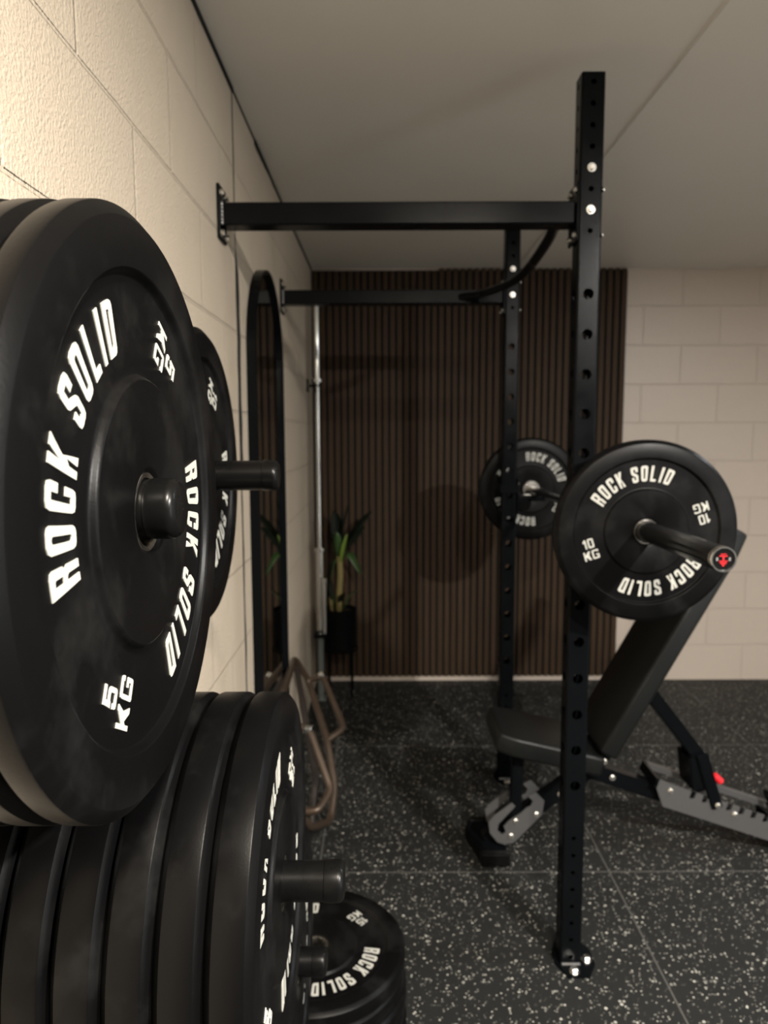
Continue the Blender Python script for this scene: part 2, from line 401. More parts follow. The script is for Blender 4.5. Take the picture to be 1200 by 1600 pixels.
def plate(kg, t, face, axis, rot, label, group=None, lettered=True):
    """face: world position of the centre of the lettered side"""
    key = (kg, t)
    if key not in PM: PM[key] = plate_meshes(t, kg)
    o = bpy.data.objects.new('weight_plate', None); COL.objects.link(o); o.empty_display_size = .05
    n = (axis @ Vector((0, 0, 1))).normalized()
    o.matrix_world = Matrix.Translation(Vector(face)-n*(t/2)) @ axis @ Matrix.Rotation(rot, 4, 'Z')
    tag(o, label, 'weight plate', group)
    for nm, me in PM[key]:
        if not lettered and nm in ('lettering', 'weight_marking'): continue
        c = bpy.data.objects.new(nm, me); COL.objects.link(c); c.parent = o
    return o

# ============================================================ SETTING
def slab(name, a, b, mat):
    bm = bmesh.new(); box(bm, a, b); return struct(link(name, bm, mat))
slab('floor', (XL-.1, YF-.1, -.1), (XR+.1, YB+.1, 0), M['floor'])
bm = bmesh.new()
box(bm, (XL-.1, YF-.1, ZC), (.768, YB+.1, ZC+.1)); box(bm, (.768, YF-.1, ZC-.005), (1.99, YB+.1, ZC+.1)); box(bm, (1.99, YF-.1, ZC), (XR+.1, YB+.1, ZC+.1))
struct(link('ceiling', bm, M['ceiling']))
slab('wall_left', (XL-.15, YF-.1, 0), (XL, YB+.1, ZC), M['wall_left'])
slab('wall_back', (XL, YB, 0), (XR+.1, YB+.15, ZC), M['wall_back'])
slab('wall_right', (XR, YF-.1, 0), (XR+.15, YB, ZC), M['wall_white'])
slab('wall_front', (XL, YF-.15, 0), (XR, YF, ZC), M['wall_plain'])
# dark open joint where wall and ceiling meet, ragged, thicker towards the viewer
bm = bmesh.new()
def ragged(bm, y0, y1, h0, h1, d):
    n = 26; A = []
    for i in range(n+1):
        t = i/n; y = y0+(y1-y0)*t; hh = (h0+(h1-h0)*t)*(1+random.uniform(-.18, .18)); A.append([(XL, y, ZC), (XL+d, y, ZC), (XL+d*.6, y, ZC-hh), (XL, y, ZC-hh)])
    V = [[bm.verts.new(p) for p in r] for r in A]
    for i in range(n):
        for k in range(4): bm.faces.new((V[i][k], V[i][(k+1) % 4], V[i+1][(k+1) % 4], V[i+1][k]))
    bm.faces.new(V[0]); bm.faces.new(V[-1])
ragged(bm, YF, 2.08, .010, .011, .006); ragged(bm, 2.08, 2.42, .003, .004, .004); ragged(bm, 2.42, 2.70, .016, .011, .006); ragged(bm, 2.70, YB, .010, .009, .005)
struct(link('trim_1', bm, M['black_gap']))
# vertical movement joint with dark mastic
bm = bmesh.new()
n = 40; V = []
for i in range(n+1):
    z = ZC-.004-(ZC-.004)*i/n; w = .0035 if z > 2.02 else (.0075 if z > 1.35 else .004); w *= 1+random.uniform(-.25, .25); xo = .0015 if z > 2.02 else (.0065 if z > 1.35 else .003); xo *= 1+random.uniform(-.2, .2); yy = 2.075+random.uniform(-.002, .002)
    V.append([bm.verts.new((XL-.002, yy-w, z)), bm.verts.new((XL+xo, yy-w, z)), bm.verts.new((XL+xo, yy+w, z)), bm.verts.new((XL-.002, yy+w, z))])
for i in range(n):
    for k in range(4): bm.faces.new((V[i][k], V[i][(k+1) % 4], V[i+1][(k+1) % 4], V[i+1][k]))
struct(link('trim_2', bm, M['black_gap']))
# filled ceiling seams
bm = bmesh.new()
for x in (.766, 1.99):
    n = 120; V = []
    for i in range(n+1):
        y = YF+(YB-YF)*i/n; w = .004+random.uniform(0, .003); V.append([bm.verts.new((x-w, y, ZC)), bm.verts.new((x, y, ZC-.0065)), bm.verts.new((x+.003, y, ZC-.005))])
    for i in range(n):
        for k in range(2): bm.faces.new((V[i][k], V[i][k+1], V[i+1][k+1], V[i+1][k]))
struct(link('trim_3', bm, M['seam']))
# joints between the rubber floor mats
bm = bmesh.new()
for x in (-.23, .772, 1.775): box(bm, (x-.0022, YF, -.001), (x+.0022, YB, .0012), 0)
for y in (-1.70, -.70, .30, 1.30, 2.30, 3.30): box(bm, (XL, y-.0018, -.001), (XR, y+.0018, .0011), 0)
struct(link('trim_4', bm, M['mat_edge']))

# ============================================================ SLATTED PANEL
pan = thing('slatted_panel', 'dark walnut slatted acoustic panel covering the left part of the back wall', 'wall panel', (XL, YB, 0))
PW = 1.829
bm = bmesh.new(); box(bm, (.004, -.010, .035), (PW, 0, ZC-.012)); link('felt_backing', bm, M['felt'], pan)
bm = bmesh.new()
k = 0; x = .012
while x+.027 < PW+.001:
    top = ZC-.004-(0.012 if x < .72 else 0.0)
    box(bm, (x, -.024, .035), (x+.027, -.009, top), .0012, 1); x += .0405
link('slats', bm, M['wood'], pan)

# ============================================================ RACK
rack = thing('squat_rack', 'tall black wall-mounted power rack with perforated uprights holding the loaded barbell', 'squat rack', (.524, 2.4, 0))
RO = Vector((.524, 2.4, 0))
def rl(p): return Vector(p)-RO
S = .03
small_top = [2.369-.0509*i for i in range(8)]
big = [1.857-.1015*i for i in range(14)]
small_bot = [.384-.0506*i for i in range(8)]
holes = sorted([(z, .0068) for z in small_top]+[(z, .0138) for z in big]+[(z, .006) for z in small_bot])
def upright(cx, cy):
    bm = bmesh.new(); ZT = 2.392
    cells = []; zc = 0.006
    for z, r in holes:
        a, b = z-r*1.45, z+r*1.45
        if a > zc: cells.append((zc, a, None, 0))
        cells.append((a, b, z, r)); zc = b
    cells.append((zc, ZT, None, 0))
    e = .007                      # corner radius
    for ang in (0, PI/2, PI, 3*PI/2):
        rot = Matrix.Translation((cx, cy, 0)) @ Matrix.Rotation(ang, 4, 'Z')
        w = S-e
        for a, b, z, r in cells:
            P = lambda x, y, zz: bm.verts.new(rot @ Vector((x, y, zz)))
            if z is None:
                bm.faces.new((P(-w, -S, a), P(w, -S, a), P(w, -S, b), P(-w, -S, b)))
            else:
                n = 24; hz = (b-a)/2
                O = []; I = []; D = []
                for k in range(n):
                    t = 2*PI*(k+.5)/n; c, s_ = math.cos(t), math.sin(t); sc = min(w/abs(c) if abs(c) > 1e-6 else 9, hz/abs(s_) if abs(s_) > 1e-6 else 9)
                    O.append(P(c*sc, -S, z+s_*sc)); I.append(P(c*r, -S, z+s_*r)); D.append(P(c*r, -S+.004, z+s_*r))
                for k in range(n):
                    j = (k+1) % n
                    bm.faces.new((O[k], O[j], I[j], I[k])); bm.faces.new((I[k], I[j], D[j], D[k]))
                # rectangle corners left open by the radial ring
                for sx, sz in ((1, 1), (-1, 1), (-1, -1), (1, -1)):
                    cands = [k for k in range(n) if math.cos(2*PI*(k+.5)/n)*sx > 0 and math.sin(2*PI*(k+.5)/n)*sz > 0]
                    side = [k for k in cands if abs(abs(math.cos(2*PI*(k+.5)/n))*hz) >= abs(math.sin(2*PI*(k+.5)/n))*w]
                    tp = [k for k in cands if k not in side]
                    if side and tp:
                        best = min(((i, j) for i in side for j in tp), key=lambda q: min(abs(q[0]-q[1]), n-abs(q[0]-q[1])))
                        bm.faces.new((O[best[0]], O[best[1]], P(sx*w, -S, z+sz*hz)))
        # rounded corner strip
        prev = None
        for k in range(9):
            t = -PI/2+PI/2*k/8; x, y = w+e*math.cos(t), -w+e*math.sin(t)
            cur = [bm.verts.new(rot @ Vector((x, y, zz))) for zz in (.006, ZT)]
            if prev: bm.faces.new((prev[0], cur[0], cur[1], prev[1])).smooth = True
            prev = cur
    # cap
    box(bm, (cx-S+.002, cy-S+.002, ZT-.004), (cx+S-.002, cy+S-.002, ZT+.002), .001)
    bmesh.ops.remove_doubles(bm, verts=bm.verts, dist=1e-5)
    for v in bm.verts: v.co = rl(v.co)
    o = link('upright', bm, M['powder'], rack)
    cx += .012
    # foot plate
    bm = bmesh.new(); pts = []
    for px, py in ((-.055, -.02), (-.03, -.075), (.03, -.075), (.058, -.03), (.058, .03), (.03, .075), (-.03, .075), (-.055, .02)):
        pts.append((cx+px, cy+py))
    prism(bm, pts, [], lambda x, y, z: rl((x, y, z)), .007)
    f = link('foot_plate', bm, M['powder'], o)
    bolts('anchor_bolt', 'zinc', o, [(rl((cx+px, cy+py, .006)), (0, 0, 1), .011, .010) for px, py in ((-.008, -.056), (.038, -.012), (-.008, .056))])
    bm = bmesh.new(); bead(bm, [rl((cx-.038, cy-.033, .010)), rl((cx+.014, cy-.033, .010))], .0042); link('weld', bm, M['worn'], o, True)
    return o
CX = .524
Y1, Y2 = 1.892, 2.982
ups = [upright(CX, Y1), upright(CX, Y2)]
# arms to the wall + flanges
for i, cy in enumerate((Y1, Y2)):
    zc = 2.058
    bm = bmesh.new(); box(bm, rl((XL+.0085, cy-.03, zc-.028)), rl((CX-.038, cy+.03, zc+.028)), .004); arm = link('wall_arm', bm, M['powder'], rack)
    bm = bmesh.new(); box(bm, rl((XL+.0006, cy-.040, zc-.062)), rl((XL+.0085, cy+.040, zc+.072)), .003); fl = link('wall_flange', bm, M['powder'], rack)
    bolts('flange_bolt', 'zinc', fl, [(rl((XL+.0085, cy+dy, zc+dz)), (1, 0, 0), .0075, .007) for dy in (-.026, .026) for dz in (-.046, .052)])
    bm = bmesh.new(); bead(bm, [rl((XL+.012, cy-.032, zc-.028)), rl((XL+.012, cy-.032, zc+.028))], .0042); link('weld', bm, M['worn'], fl, True)
    bm = bmesh.new(); box(bm, rl((CX-.038, cy-.042, zc-.072)), rl((CX-.031, cy+.042, zc+.072)), .003); fp = link('arm_bracket', bm, M['powder'], rack)
    for dy in (-.026, .026):
        for dz in (-.055, .055): bolts('bracket_bolt', 'zinc', fp, [(rl((CX-.038, cy+dy, zc+dz)), (-1, 0, 0), .0060, .005), (rl((CX+.030, cy+dy, zc+dz)), (1, 0, 0), .0050, .0035)])
    bolts('upright_bolt', 'zinc', ups[i], [(rl((CX, cy-.03, z)), (0, -1, 0), .0080, .008, .4*z) for z in (small_top[4], small_top[6])])
# bowed pull-up bar
bm = bmesh.new()
tube(bm, [rl(p) for p in smooth_path([(.446, 1.90, 2.045), (.464, 2.05, 2.046), (.478, 2.30, 2.047), (.480, 2.50, 2.049), (.462, 2.68, 2.052), (.400, 2.86, 2.054), (.315, 2.96, 2.055)], 8)], .0152, 18)
link('pull_up_bar', bm, M['powder'], rack, True)

# J cups
BX, BZ = .645, 1.263
def jcup(cy, label):
    o = thing('j_cup', label, 'rack hook', (CX, cy, BZ-.03), 'hooks carrying the barbell')
    bm = bmesh.new()
    box(bm, (.0312, -.036, -.06), (.037, .036, .085), .002); box(bm, (-.040, -.0365, .025), (.037, -.0305, .062), .002); box(bm, (-.040, .0305, .025), (.037, .0365, .062), .002)
    box(bm, (.037, -.030, -.010), (.150, .030, .004), .002); box(bm, (.140, -.030, -.008), (.150, .030, .045), .002)
    link('hook_body', bm, M['powder'], o)
    bm = bmesh.new(); box(bm, (.040, -.029, .004), (.139, .029, .0155), .003); link('bar_rest', bm, M['peg'], o)
    bm = bmesh.new(); hexbolt(bm, (.037, 0, .06), (1, 0, 0), .008, .006); link('pin', bm, M['zinc'], o)
jcup(Y1, 'black steel hook on the near rack upright under the barbell')
jcup(Y2, 'black steel hook on the far rack upright beside the far plate')

# barbell
BYC = 2.437
bb = thing('barbell', 'black-sleeved barbell resting across the two rack hooks, red mark on its end cap', 'barbell', (BX, BYC, BZ))
bm = bmesh.new(); rod(bm, (0, -.66, 0), (0, .66, 0), .014, 24); link('shaft', bm, M['black_bar'], bb, True)
for sg in (-1, 1):
    bm = bmesh.new(); rod(bm, (0, sg*.655, 0), (0, sg*.672, 0), .037, 40, .002); link('collar', bm, M['steel'], bb, True)
    bm = bmesh.new(); t = bmesh.new()
    seg = 72; rings = []
    for yy in (.672, 1.095):
        rings.append([t.verts.new(((.0248-.0006*(k % 6 == 0))*math.cos(2*PI*k/seg), sg*yy, (.0248-.0006*(k % 6 == 0))*math.sin(2*PI*k/seg))) for k in range(seg)])
    for k in range(seg): t.faces.new((rings[0][k], rings[0][(k+1) % seg], rings[1][(k+1) % seg], rings[1][k]))
    merge(bm, t); sl = link('sleeve', bm, M['black_bar'], bb, True)
    bm = bmesh.new(); mt = Matrix.Rotation(PI/2*sg, 4, 'X')
    lathe(bm, [(.0205, 1.1055), (.0215, 1.108), (.0243, 1.108), (.0252, 1.1065), (.0252, 1.095), (.0205, 1.095)], 60, mt); link('end_ring', bm, M['chrome'], sl, True)
    bm = bmesh.new(); rod(bm, (0, sg*1.09, 0), (0, sg*1.1052, 0), .0208, 48); link('end_cap', bm, M['peg'], sl, True)
# red mark on the near end cap (stacked bars on a stem)
bm = bmesh.new(); e = -1.1052
def bar(x0, x1, z0, z1): box(bm, (x0, e-.0007, z0), (x1, e, z1))
sc = .0208/185.
for x0, x1, y0, y1 in ((555, 652, 537, 551), (532, 672, 566, 586), (592, 617, 586, 655), (532, 678, 648, 664), (545, 660, 674, 694), (568, 640, 700, 714), (590, 618, 714, 740)):
    bar((x0-605)*sc, (x1-605)*sc, (628-y1)*sc*1.08+(.0003 if y1-y0 < 30 else 0), (628-y0)*sc*1.08-(.0003 if y1-y0 < 30 else 0))
link('red_mark', bm, M['red_print'], bb)
for xc in (497, 712):
    bm = bmesh.new(); bar((xc-17-605)*sc, (xc+17-605)*sc, -.0030, .0036); link('cap_mark', bm, M['worn'], bb)
TB = .040
plate('10', TB, (BX, BYC-.672-TB, BZ-.0012), AX_Y, R(18), 'black 10 kg plate on the near end of the racked barbell', 'bumper plates on the barbell')
plate('10', TB, (BX, BYC+.672, BZ-.0012), AX_Y, R(-33), 'black 10 kg plate on the far end of the racked barbell', 'bumper plates on the barbell')

# ============================================================ WALL STORAGE PEGS + PLATES
def holder(y, z, xend, label, rad=.0235):
    o = thing('plate_holder', label, 'storage peg', (XL, y, z), 'wall pegs for weight plates')
    bm = bmesh.new(); box(bm, (0, -.05, -.08), (.006, .05, .08), .002); link('mounting_plate', bm, M['powder'], o)
    bm = bmesh.new(); rod(bm, (.004, 0, 0), (xend-XL-.020, 0, 0), rad-.0006, 48); link('peg', bm, M['peg'], o, True)
    bm = bmesh.new(); Lh = xend-XL
    lathe(bm, [(rad-.001, Lh-.026), (rad, Lh-.025), (rad+.0004, Lh-.022), (rad+.0004, Lh-.009)]+[(rad+.0004-.008*(1-math.cos(PI/2*k/6)), Lh-.009+.008*math.sin(PI/2*k/6)) for k in range(1, 7)]+[(.008, Lh-.0004), (.001, Lh), (.0005, Lh-.002), (.0005, Lh-.026)], 64, Matrix.Rotation(PI/2, 4, 'Y'))
    link('end_cap', bm, M['peg'], o, True)
P1, P2, P3, P4 = (.553, 1.4435), (1.092, 1.439), (.806, .964), (1.131, .600)
holder(*P1, -.157, 'black peg through the nearest stack of 5 kg plates, upper row')
holder(*P2, -.160, 'black peg of the upper row sticking out of the 10 kg plates')
holder(*P3, -.048, 'long black peg through the thick stack of 15 kg plates')
holder(*P4, -.100, 'short black peg low on the wall just above the floor stack of plates')
dn = .0027
N5 = 7; T5 = .0315
names5 = ['front plate facing the viewer', 'second plate from the front', 'third plate from the front', 'fourth plate from the front', 'fifth plate from the front', 'sixth plate from the front', 'plate closest to the wall']
for i in range(N5):
    plate('5', T5-.0006, (-.182-T5*i, P1[0], P1[1]-dn), AX_X, R(61+37*i*(i > 0)), 'black 5 kg plate on the nearest upper peg, '+names5[i], '5 kg plates on the nearest upper peg', True)
for i, nm in enumerate(('outer plate with white lettering', 'middle plate hidden behind it', 'inner plate next to the wall')):
    plate('10', TB, (-.270-(TB+.001)*i, P2[0], P2[1]-dn), AX_X, R(62+80*i), 'black 10 kg plate on the second upper peg, '+nm, '10 kg plates on the second upper peg')
T15 = .0465
names15 = ['outermost plate with white lettering', 'second plate from the outside', 'third plate from the outside', 'fourth plate from the outside', 'fifth plate from the outside', 'plate against the wall']
for i in range(6):
    plate('15', T15-.001, (-.120-T15*i, P3[0], P3[1]-dn), AX_X, R(38+70*i), 'thick black 15 kg plate on the long middle peg, '+names15[i], '15 kg plates on the middle peg')
namesl = ['outermost plate seen edge-on', 'second plate from the outside', 'third plate from the outside', 'fourth plate from the outside', 'plate against the wall']
for i in range(5):
    plate('15', T15-.001, (-.146-T15*i, P4[0], P4[1]-dn), AX_X, R(70+50*i), 'black 15 kg plate on the lowest peg, '+namesl[i], '15 kg plates on the lowest peg')
namesf = ['bottom plate lying on the floor', 'second plate up', 'middle plate of five', 'plate just under the top one', 'top plate with lettering up']
for i in range(5):
    plate('15', T15-.001, (-.176+(.004, -.003, .003, -.002, 0)[i], 1.655+(.003, -.004, .002, .003, 0)[i], .0465*(i+1)), AX_Z, R((10, 100, 200, 150, 44)[i]), 'black 15 kg plate in the flat floor stack, '+namesf[i], '15 kg plates stacked on the floor')

# ============================================================ MIRROR
mir = thing('arched_mirror', 'tall arched wall mirror with a thin black frame', 'mirror', (XL, 2.50, .18))
def arch(w, z0, z1, n=28):
    pts = [(-w, z0), (w, z0)]
    for k in range(n+1):
        t = PI*k/n; pts.append((w*math.cos(t), z1-w+w*math.sin(t)))
    return pts
HM = 2.055-.18
bm = bmesh.new(); prism(bm, arch(.300, 0, HM), [arch(.287, .013, HM-.013)], lambda y, z, x: Vector((x, y, z)), .030); link('frame', bm, M['powder'], mir)
bm = bmesh.new(); prism(bm, arch(.288, .012, HM-.012), [], lambda y, z, x: Vector((x+.012, y, z)), .005); link('glass', bm, M['mirror'], mir)

# ============================================================ STANDING BARBELL BY THE CORNER
vx, vy = -.362, 3.93
vb = thing('barbell', 'slim chrome barbell standing upright in the back left corner', 'barbell', (vx, vy, .40))
bm = bmesh.new(); rod(bm, (0, 0, .46), (0, 0, 1.40), .0135, 24); link('shaft', bm, M['chrome'], vb, True)
for a, b in ((0, .462), (1.40, 1.815)):
    bm = bmesh.new(); rod(bm, (0, 0, a), (0, 0, b), .0235 if a == 0 else .017, 28, .002); link('sleeve', bm, M['chrome'], vb, True)
for zz in (.455, 1.385): bm = bmesh.new(); rod(bm, (0, 0, zz), (0, 0, zz+.022), .032, 28, .003); link('collar', bm, M['chrome'], vb, True)
hd = thing('bar_holder', 'black wall bracket gripping the standing chrome barbell at shoulder height', 'bracket', (XL, vy, 1.77))
bm = bmesh.new(); box(bm, (0, -.035, -.035), (.006, .035, .035), .002); box(bm, (.006, -.008, -.008), (.034, .008, .008), .002)
tube(bm, [(.056+.0225*math.cos(a), .0225*math.sin(a), 0) for a in [R(40+280*k/14) for k in range(15)]], .004, 10)
link('clip', bm, M['powder'], hd, True)
bolts('screw', 'zinc', hd, [((.006, -.022, 0), (1, 0, 0), .006, .005), ((.006, .022, 0), (1, 0, 0), .006, .005)])
st = thing('bar_stand', 'grey floor post with a short chrome tube carrying the standing barbell', 'stand', (vx, vy, 0))
bm = bmesh.new(); rod(bm, (0, 0, 0), (0, 0, .385), .019, 24); box(bm, (-.045, -.04, 0), (.030, .04, .008), .002); link('post', bm, M['grey_tube'], st, True)
bm = bmesh.new(); box(bm, (-.03, -.075, .375), (.038, .03, .398), .004); link('cup_bracket', bm, M['powder'], st)
bm = bmesh.new(); rod(bm, (.030, -.055, .398), (.030, -.055, .70), .011, 20, .001); link('short_tube', bm, M['chrome'], st, True)
bm = bmesh.new(); rod(bm, (.030, -.055, .685), (.030, -.055, .712), .014, 20, .002); link('tube_cap', bm, M['chrome'], st, True)

# ============================================================ TRAP BAR leaning on the left wall
tb = thing('trap_bar', 'bronze hexagonal trap bar leaning against the left wall below the mirror', 'trap bar', (-.30, 2.7, 0))
TO = Vector((-.30, 2.7, 0))
def tl(p): return Vector(p)-TO
hexp = [(-.362, 2.42, .590), (-.388, 2.97, .545), (-.345, 3.10, .405), (-.238, 2.82, .245), (-.200, 2.70, .105), (-.212, 2.60, .016), (-.262, 2.36, .13), (-.345, 2.20, .38)]
bm = bmesh.new(); tube(bm, [tl(p) for p in fillet(hexp, .04, True)], .0145, 14, True); link('hexagonal_frame', bm, M['bronze'], tb, True)
bm = bmesh.new(); tube(bm, [tl(p) for p in fillet([(-.385, 3.0, .50), (-.33, 2.78, .40), (-.255, 2.50, .245), (-.262, 2.36, .13)], .03)], .0135, 12)
link('cross_tube', bm, M['dark_tube'], tb, True)
for pts in ([(-.345, 3.09, .405), (-.279, 3.09, .428), (-.172, 2.885, .268), (-.238, 2.82, .245)],
            [(-.345, 2.52, .44), (-.2755, 2.50, .43), (-.19, 2.38, .257), (-.231, 2.296, .225), (-.285, 2.31, .22)]):
    bm = bmesh.new(); tube(bm, [tl(p) for p in fillet(pts, .028)], .0135, 14); h = link('handle', bm, M['bronze'], tb, True)
    q = Vector(pts[1]); d = (q-Vector(pts[0])).normalized()
    bm = bmesh.new(); rod(bm, tl(q-d*.016), tl(q+d*.010), .0175, 20, .003); link('chrome_ferrule', bm, M['chrome'], h, True)

# ============================================================ POTTED PLANT
px, py = -.255, 4.0
stn = thing('plant_stand', 'thin black metal stand with straight legs in the back left corner', 'plant stand', (px, py, 0))
for k in range(4):
    a = PI/4+k*PI/2; bm = bmesh.new(); rod(bm, (.095*math.cos(a), .095*math.sin(a), 0), (.095*math.cos(a), .095*math.sin(a), .34), .005, 10); link('leg', bm, M['powder'], stn, True)
bm = bmesh.new(); tube(bm, [(.098*math.cos(2*PI*k/32), .098*math.sin(2*PI*k/32), .275) for k in range(32)], .005, 8, True)
rod(bm, (-.095, 0, .270), (.095, 0, .270), .004, 8); rod(bm, (0, -.095, .270), (0, .095, .270), .004, 8); link('ring', bm, M['powder'], stn, True)
pl = thing('potted_plant', 'cane plant with broad green leaves in a black pot on a thin stand', 'plant', (px, py, .276))
bm = bmesh.new(); lathe(bm, [(.0, .0), (.080, .0), (.086, .006), (.091, .225), (.094, .235), (.087, .238), (.084, .21), (.0, .205)], 40, close=False); link('pot', bm, M['pot'], pl, True)
bm = bmesh.new(); rod(bm, (0, 0, .20), (0, 0, .214), .083, 30); link('soil', bm, M['soil'], pl)
bm = bmesh.new(); tube(bm, smooth_path([(-.005, 0, .20), (-.003, -.01, .32), (.004, -.012, .44), (.0, -.008, .54)], 4), .019, 14)
tube(bm, smooth_path([(-.045, 0, .20), (-.050, 0, .25), (-.055, 0, .30)], 4), .010, 10); link('stem', bm, M['stem'], pl, True)
def leaf(base, tip, w, mat, sag=.05, twist=0.0, name='leaf'):
    base, tip = Vector(base), Vector(tip); d = tip-base; n = 10
    side = d.cross(Vector((0, 0, 1))); side = side.normalized() if side.length > .02 else Vector((1, 0, 0))
    side = (Matrix.Rotation(twist, 3, d.normalized()) @ side); nrm = side.cross(d).normalized()
    bm = bmesh.new(); rows = []
    for i in range(n+1):
        t = i/n; c = base+d*t+Vector((0, 0, sag*math.sin(PI*t)*(1-.3*t))); ww = w*(.12+.88*math.sin(PI*min(1, t*.93+.05))**.8) if t < 1 else .001
        rows.append([bm.verts.new(c-side*ww+nrm*ww*.25), bm.verts.new(c), bm.verts.new(c+side*ww+nrm*ww*.25)])
    for i in range(n):
        for k in range(2): bm.faces.new((rows[i][k], rows[i][k+1], rows[i+1][k+1], rows[i+1][k]))
    o = link(name, bm, M[mat], pl, True); s = o.modifiers.new('thick', 'SOLIDIFY'); s.thickness = .0012; return o
for b, t, w, m, sg, tw in [
    ((0, 0, .50), (-.012, -.05, .685), .030, 'leaf', .0, 0), ((.01, -.02, .50), (.048, -.07, .675), .022, 'leaf_light', .0, .3), ((0, 0, .50), (.12, -.05, .44), .026, 'leaf', .09, .4),
    ((0, -.01, .50), (-.056, -.02, .39), .024, 'leaf', .07, -.3), ((0, 0, .50), (.145, .01, .41), .022, 'leaf', .09, 0), ((-.01, 0, .53), (-.050, .03, .64), .018, 'leaf_dark', .03, 0),
    ((.0, .0, .54), (.06, -.01, .86), .040, 'leaf_dark', .02, .2), ((.0, .0, .54), (-.03, .02, .80), .040, 'leaf_dark', .02, -.5), ((.01, 0, .54), (.19, .0, .80), .024, 'leaf_dark', .03, .8),
    ((.01, 0, .54), (.15, -.03, .71), .028, 'leaf_dark', .02, 1.0), ((.02, 0, .22), (.10, -.05, .35), .026, 'leaf', .03, .3), ((0, 0, .23), (.03, -.08, .34), .024, 'leaf_dark', .03, .3),
    ((-.04, 0, .22), (-.056, .02, .36), .018, 'leaf', .02, .2), ((.0, .01, .5), (-.06, .03, .68), .03, 'leaf_dark', .03, .9), ((-.045, -.02, .29), (-.06, .03, .40), .014, 'leaf_dark', .02, 0)]:
    leaf(b, t, w, m, sg, tw)

# ============================================================ ADJUSTABLE BENCH
be = thing('weight_bench', 'black adjustable weight bench inside the rack with its backrest raised', 'bench', (.75, 2.44, 0))
BO = Vector((.75, 2.44, 0))
def bl(p): return Vector(p)-BO
def pad(name, p0, p1, up, thick, y0, y1, ny0=None, ny1=None, bev=.012):
    """slab whose back/bottom line runs p0->p1 in XZ, thickness along up; ny0/ny1 = half-depth inset at p0/p1"""
    bm = bmesh.new(); ny0 = ny0 or 0; ny1 = ny1 or 0
    p0, p1 = Vector((p0[0], 0, p0[1])), Vector((p1[0], 0, p1[1])); u = Vector((up[0], 0, up[1])).normalized()*thick
    d = (p1-p0); c = []
    st = [(0, ny0), (.16, 0), (.9, 0), (1, ny1)] if (ny0 or ny1) else [(0, 0), (1, 0)]
    rows = [[bm.verts.new(bl((p0+d*t)+Vector((0, y0+i_, 0)))), bm.verts.new(bl((p0+d*t)+u+Vector((0, y0+i_, 0)))), bm.verts.new(bl((p0+d*t)+u+Vector((0, y1-i_, 0)))), bm.verts.new(bl((p0+d*t)+Vector((0, y1-i_, 0))))] for t, i_ in st]
    for a, b in zip(rows, rows[1:]):
        for k in range(4): bm.faces.new((a[k], a[(k+1) % 4], b[(k+1) % 4], b[k]))
    bm.faces.new(rows[0][::-1]); bm.faces.new(rows[-1])
    bmesh.ops.recalc_face_normals(bm, faces=bm.faces[:])
    bmesh.ops.bevel(bm, geom=[e for e in bm.edges if e.calc_face_angle(0) > .3], offset=bev, segments=4, affect='EDGES', profile=.5)
    return link(name, bm, M['vinyl'], be, True)
YN, YFAR = 2.30, 2.590
pad('seat', (.375, .425), (.735, .340), (.24, .97), .068, YN, YFAR, .020, 0)
pad('backrest', (.782, .400), (1.203, 1.168), (-.873, .488), .062, YN-.005, YFAR+.01, 0, .02)
def beam(name, p, q, h, y0, y1, mat='powder', bev=.004, parent=None):
    bm = bmesh.new(); p, q = Vector((p[0], 0, p[1])), Vector((q[0], 0, q[1])); d = (q-p).normalized(); u = Vector((-d.z, 0, d.x))*h/2
    V = []
    for y in (y0, y1): V.append([bm.verts.new(bl(c+Vector((0, y, 0)))) for c in (p-u, q-u, q+u, p+u)])
    bm.faces.new(V[0]); bm.faces.new(V[1][::-1])
    for k in range(4): bm.faces.new((V[0][k], V[0][(k+1) % 4], V[1][(k+1) % 4], V[1][k]))
    bmesh.ops.recalc_face_normals(bm, faces=bm.faces[:]); bmesh.ops.bevel(bm, geom=bm.edges[:], offset=bev, segments=2, affect='EDGES')
    return link(name, bm, M[mat], parent or be)
spine = beam('spine', (.70, .318), (1.50, .045), .055, 2.412, 2.468)
leg = beam('front_leg', (.365, .035), (.745, .315), .058, 2.416, 2.464)
beam('pivot_bracket', (.72, .30), (.80, .45), .075, 2.395, 2.485)
beam('backrest_rail', (.80, .385), (1.05, .845), .035, 2.42, 2.46)
beam('seat_post', (.470, .42), (.462, .135), .040, 2.385, 2.42)
beam('seat_rail', (.44, .405), (.66, .352), .022, 2.40, 2.48)
strut = beam('support_strut', (.885, .660), (1.125, .350), .046, 2.395, 2.485)
beam('strut_bracket', (1.110, .385), (1.172, .185), .042, 2.372, 2.384, parent=strut)
beam('strut_bracket', (1.110, .385), (1.172, .185), .042, 2.496, 2.508, parent=strut)
beam('strut_gusset', (1.105, .37), (1.12, .25), .07, 2.384, 2.496, parent=strut)
bm = bmesh.new(); rod(bm, bl((1.135, 2.40, .325)), bl((1.165, 2.395, .298)), .006, 12); rod(bm, bl((1.162, 2.396, .302)), bl((1.190, 2.39, .276)), .0125, 20, .004); link('adjuster_knob', bm, M['red'], be, True)['label'] = 'red adjuster knob'
